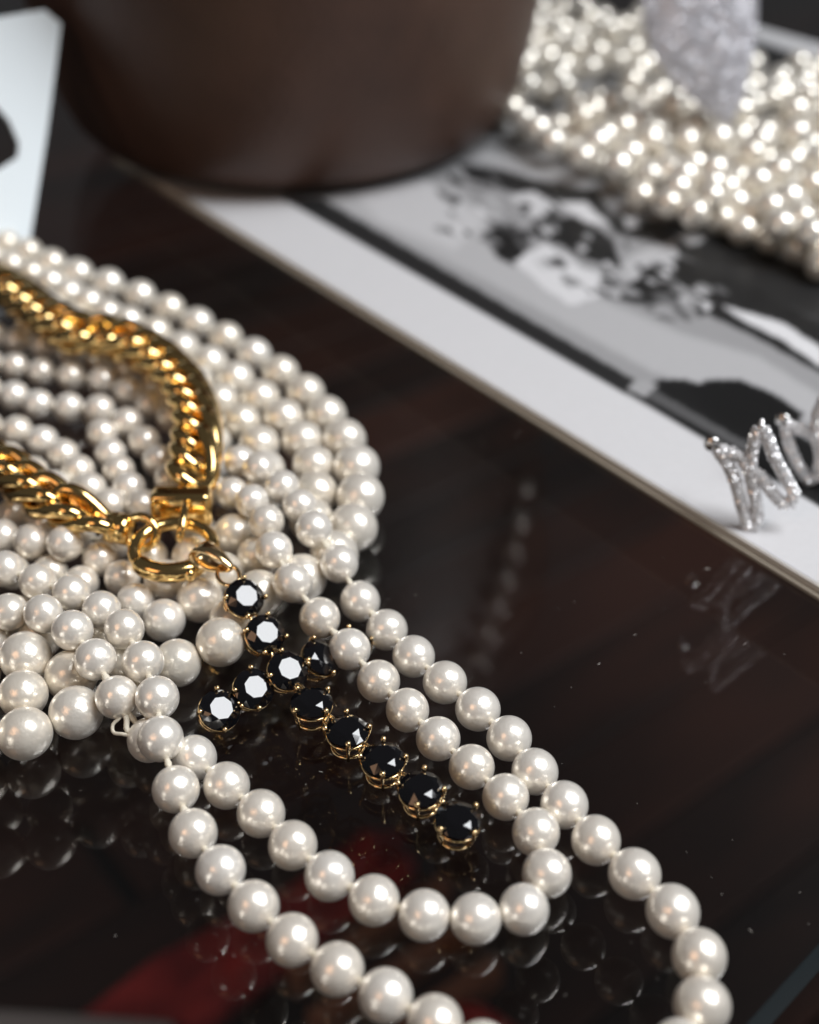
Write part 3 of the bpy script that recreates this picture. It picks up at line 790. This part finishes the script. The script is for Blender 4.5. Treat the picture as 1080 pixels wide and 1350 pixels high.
flatn = Vector((0.03, -0.05, 1)).normalized()
gems = [(323, 788, 12.5, 'w', 20), (350, 836, 9.0, 'w', 10), (380, 884, 6.6, 'w', 35), (411, 926, 6.1, 'f', 45), (458, 963, 5.6, 'f', 42), (505, 1001, 5.5, 'f', 42), (555, 1040, 5.4, 'f', 42), (604, 1081, 5.4, 'f', 42),
        (335, 908, 5.2, 'w', 25), (290, 936, 4.4, 'w', 25), (424, 866, 5.4, 'r', 15), (464, 848, 3.8, 'f', 15)]
cpos = [at(x, y, z * MM)[0] for x, y, z, _, _ in gems]
cross = thing('cross_pendant', (cpos[2].x, cpos[2].y, 0), 'cross pendant of round black stones in pale gold claws', 'pendant')
for (x, y, z, kind, rot), p in zip(gems, cpos):
    if kind == 'w': n = facing(p, random.uniform(-.06, .06), random.uniform(-.06, .06))
    elif kind == 'r': n = Vector((0.55, -0.20, 0.85)).normalized()
    else: n = (flatn + Vector((random.uniform(-.04, .04), random.uniform(-.05, .02), 0))).normalized()
    q = n.to_track_quat('Z', 'Y').to_matrix().to_4x4() @ Matrix.Rotation(R(rot), 4, 'Z')
    M = Matrix.Translation(p - cross.location) @ q
    o = bpy.data.objects.new('stone', gem_me); COL.objects.link(o); o.parent = cross; o.matrix_local = M
    s = bpy.data.objects.new('setting', set_me); COL.objects.link(s); s.parent = cross; s.matrix_local = M
    for k in range(4):
        c = bpy.data.objects.new('prong', pr_me); COL.objects.link(c); c.parent = s
        c.matrix_local = Matrix.Rotation(R(45 + 90 * k), 4, 'Z')
# links between the stones
def small_link(a, b, name='connector'):
    d = (b - a); m_ = a.lerp(b, 0.5) - Vector((0, 0, 0.0012)); L = max(0.0012, (d.length - 0.0070) / 2 + 0.0006)
    oriented(name, ring_data(L, 0.0009, 0.0003, 16, 6), M_GOLD2, cross, m_, d, Vector((0, 0, 1)).cross(d) + Vector((0, 0, 0.01)))
for i, j in [(0, 1), (1, 2), (2, 3), (3, 4), (4, 5), (5, 6), (6, 7), (2, 8), (8, 9), (2, 10), (10, 11)]: small_link(cpos[i], cpos[j])
# jump ring and bail
j0 = at(301, 758, 0.0135)[0]
oriented('jump_ring', ring_data(0.0029, 0.0021, 0.00045, 28, 8), M_GOLD2, cross, j0, cpos[0] - at(292, 742, 0.0145)[0], Vector((0.8, 0.5, 0.2)))
b0 = at(262, 727, 0.0150)[0]; b1 = at(303, 748, 0.0145)[0]
bd = b1 - b0; Lb = bd.length
bx = bd.normalized(); bz = (UP * 0.55 - FW * 0.4).normalized(); by = bz.cross(bx).normalized(); bz = bx.cross(by)
V, F = [], []
nb_ = 32
for i in range(nb_):
    a = 2 * math.pi * i / nb_
    c_ = bx * (Lb * 0.5 + Lb * 0.56 * math.cos(a)) + bz * (0.0021 * math.sin(a) * (1 - 0.35 * math.cos(a)))
    wd = 0.0017 - 0.0009 * math.cos(a); nn = (bx * math.cos(a) + bz * math.sin(a) * 1.6).normalized()
    for (sy, sn) in ((-1, 0), (-0.5, 0.00035), (0.5, 0.00035), (1, 0), (0.6, -0.0004), (-0.6, -0.0004)):
        V.append(c_ + by * (wd * sy) + nn * sn)
for i in range(nb_):
    j = (i + 1) % nb_
    for q in range(6):
        r_ = (q + 1) % 6; F.append((i * 6 + q, j * 6 + q, j * 6 + r_, i * 6 + r_))
me = mesh('bail', V, F, True)
bm = bmesh.new(); bm.from_mesh(me); bmesh.ops.recalc_face_normals(bm, faces=bm.faces[:]); bm.to_mesh(me); bm.free()
link_mesh('bail', me, M_GOLD2, cross, b0 - cross.location)

# ------------------------------------------------------------------ zigzag rhinestone earrings on the page
def rhinestone(Rs, seg=6):
    V = [(0.55 * Rs * math.cos(2 * math.pi * k / seg), 0.55 * Rs * math.sin(2 * math.pi * k / seg), 0.5 * Rs) for k in range(seg)]
    V += [(Rs * math.cos(2 * math.pi * (k + .5) / seg), Rs * math.sin(2 * math.pi * (k + .5) / seg), 0.0) for k in range(seg)]
    V.append((0, 0, -0.6 * Rs))
    F = [tuple(range(seg))]
    for k in range(seg):
        l = (k + 1) % seg; F += [(k, seg + k, l), (l, seg + k, seg + l), (seg + l, seg + k, 2 * seg)]
    return V, F
RS = rhinestone(1.0)
def stones_on(points, normals, size, wob=0.5):
    V, F = [], []
    for p, n, in zip(points, normals):
        q = (n + Vector((random.uniform(-wob, wob), random.uniform(-wob, wob), random.uniform(-wob, wob)))).normalized().to_track_quat('Z', 'Y').to_matrix()
        s = size * random.uniform(0.85, 1.12); b = len(V)
        V += [p + q @ (Vector(v_) * s) for v_ in RS[0]]; F += [tuple(i + b for i in f_) for f_ in RS[1]]
    return V, F
def earring(px_paths, basepx, label, nrm, post):
    p0 = at(*basepx, BZ)[0]; n = Vector(nrm).normalized()
    root = thing('rhinestone_earring', (p0.x, p0.y, BZ), label, 'earring', 'zigzag earrings on the page')
    tubes, pts, nor = [], [], []
    for pth in px_paths:
        w3 = [on_plane(x, y, p0, n) for x, y in pth]
        w3 = [Vector((q.x, q.y, max(q.z, BZ + 0.0009))) for q in w3]
        c = []
        for a_, b_ in zip(w3, w3[1:]):
            ns = max(1, round((b_ - a_).length / 0.0009)); c += [a_.lerp(b_, i / ns) for i in range(ns)]
        c.append(w3[-1])
        tubes.append(tube_data([q - root.location for q in c], 0.00105, 8))
        fr = frames(c, up=n)
        for i, (q, (t, s_, u)) in enumerate(zip(c, fr)):
            for a in (-100, -60, -20, 20, 60, 100) if i % 2 else (-80, -40, 0, 40, 80):
                d = u * math.cos(R(a)) + s_ * math.sin(R(a))
                pts.append(q + d * 0.00118 - root.location); nor.append(d)
    v, f = join(tubes); link_mesh('frame', mesh('frame', v, f), M_SILVER, root)
    v, f = stones_on(pts, nor, 0.00056); o = link_mesh('pave_stones', mesh('pave_stones', v, f, False), M_STONE, root); o['kind'] = 'stuff'
    a = on_plane(*post, p0, n) - root.location
    link_mesh('ear_post', mesh('ear_post', *tube_data([a, a - n * 0.004 + Vector((-.001, 0, -.001)), a - n * 0.009 + Vector((-.001, 0, -.0015))], 0.0005, 8)), M_SILVER, root)
    v, f = lathe([(0.0002, 0), (0.0016, 0.0002), (0.002, 0.001), (0.0012, 0.0018), (0.0003, 0.002)], 16)
    ob = link_mesh('earring_back', mesh('earring_back', v, f), M_SILVER, root, a - n * 0.005 + Vector((-.001, 0, -.0015)))
    ob.rotation_euler = (-n).to_track_quat('Z', 'Y').to_euler()
def c1(l, ox=860, oy=460, s=4.22): return [(ox + x / s, oy + y / s) for x, y in l]
earring([c1([(365, 560), (420, 640), (465, 740), (495, 860), (530, 985)]), c1([(530, 990), (575, 985), (590, 930), (565, 800), (545, 690)]),
         c1([(380, 560), (440, 575), (500, 610), (545, 690)]), c1([(545, 690), (552, 590), (575, 480), (605, 425), (640, 490), (680, 600), (740, 710), (790, 800), (775, 860), (720, 860), (650, 780), (600, 700), (545, 675)])],
        (990, 697), 'zigzag rhinestone earring standing on the white page border', (-0.15, -1, 0.12), c1([(375, 560)])[0])
earring([[(1036, 562), (1042, 590), (1052, 612), (1066, 634)], [(1066, 634), (1078, 630), (1082, 600), (1076, 575)], [(1038, 560), (1056, 566), (1076, 575)],
         [(1076, 575), (1078, 545), (1086, 528), (1098, 520), (1106, 545), (1116, 575), (1130, 605), (1126, 618), (1110, 612), (1092, 590), (1076, 572)]],
        (1066, 638), 'zigzag rhinestone earring standing on the dark printed photograph', (-0.35, -1, 0.12), (1037, 560))

# ------------------------------------------------------------------ pave leaf brooch leaning on the far pearls
q0 = at(960, 158, 0.020)[0]; bn = Vector((-0.15, -0.86, 0.50)).normalized()
out_px = [(962, 164), (938, 150), (902, 122), (868, 82), (850, 36), (848, -20), (862, -70), (900, -100), (950, -95), (985, -60), (998, -10), (998, 40), (990, 90), (978, 135)]
o3 = [on_plane(x, y, q0, bn) for x, y in out_px]
cen = sum(o3, Vector()) / len(o3)
brooch = thing('rhinestone_brooch', (q0.x, q0.y, BZ), 'large silver leaf brooch paved with rhinestones on the far pearls', 'brooch')
e_x = Vector((1, 0, 0)) - bn * bn.x; e_x.normalize(); e_y = bn.cross(e_x)
pol = [((p - cen).dot(e_x), (p - cen).dot(e_y)) for p in o3]
dense = [Vector((x, y, 0)) for x, y in pol]; dense = catmull(dense + dense[:1], 0.0015)
nr, V, F = 10, [], []
m_ = len(dense)
def dome(f_): return 0.0045 * (1 - f_ ** 2.2)
for r_ in range(nr + 1):
    for p in dense: V.append(cen + (e_x * p.x + e_y * p.y) * (r_ / nr) + bn * dome(r_ / nr) - brooch.location)
for r_ in range(nr):
    for k in range(m_): F.append((r_ * m_ + k, r_ * m_ + (k + 1) % m_, (r_ + 1) * m_ + (k + 1) % m_, (r_ + 1) * m_ + k))
b_ = len(V)
for p in dense: V.append(cen + (e_x * p.x + e_y * p.y) - bn * 0.0018 - brooch.location)
for k in range(m_): F.append((nr * m_ + k, nr * m_ + (k + 1) % m_, b_ + (k + 1) % m_, b_ + k))
F.append(tuple(b_ + k for k in range(m_)))
me = mesh('leaf_plate', V, F)
bm = bmesh.new(); bm.from_mesh(me); bmesh.ops.remove_doubles(bm, verts=bm.verts[:], dist=1e-6); bmesh.ops.recalc_face_normals(bm, faces=bm.faces[:]); bm.to_mesh(me); bm.free()
link_mesh('leaf_plate', me, M_PAVE, brooch)
arr = np.array([[p.x, p.y] for p in dense])
def rad_frac(x, y):
    a = math.atan2(y, x); angs = np.arctan2(arr[:, 1], arr[:, 0]); i = int(np.argmin(np.abs(np.angle(np.exp(1j * (angs - a))))))
    return math.hypot(x, y) / max(1e-6, math.hypot(*arr[i]))
pts, nor = [], []
st = 0.0014
for iy in range(-50, 51):
    for ix in range(-50, 51):
        x, y = (ix + 0.5 * (iy % 2)) * st, iy * st * 0.87
        fr_ = rad_frac(x, y)
        if fr_ < 0.99:
            pts.append(cen + e_x * x + e_y * y + bn * (dome(fr_) + 0.0003) - brooch.location)
            nor.append((bn + (e_x * x + e_y * y) * 9.0).normalized())
v, f = stones_on(pts, nor, 0.00078, 0.42)
o = link_mesh('pave_stones', mesh('pave_stones', v, f, False), M_PAVE, brooch); o['kind'] = 'stuff'

# ------------------------------------------------------------------ dust and lint on the glass
M_DUST = simple('pale_dust', (0.55, 0.52, 0.48), 0.9)
V, F = [], []
for _ in range(90):
    x, y = random.uniform(120, 1070), random.uniform(560, 1345)
    p = at(x, y, 0.0)[0]
    a = random.uniform(0, 6.28); L = random.uniform(0.00003, 0.00010) * (6 if random.random() < 0.07 else 1); wd = random.uniform(0.00003, 0.00009)
    dx, dy = Vector((math.cos(a), math.sin(a), 0)) * L, Vector((-math.sin(a), math.cos(a), 0)) * wd
    b = len(V); h = Vector((0, 0, wd))
    V += [p - dx - dy, p + dx - dy, p + dx + dy, p - dx + dy, p + h * 1.2]
    F += [(b, b + 1, b + 4), (b + 1, b + 2, b + 4), (b + 2, b + 3, b + 4), (b + 3, b, b + 4), (b + 3, b + 2, b + 1, b)]
tag(link_mesh('dust', mesh('dust', V, F, False), M_DUST), 'fine pale dust specks scattered over the glass', 'dust', kind='stuff')
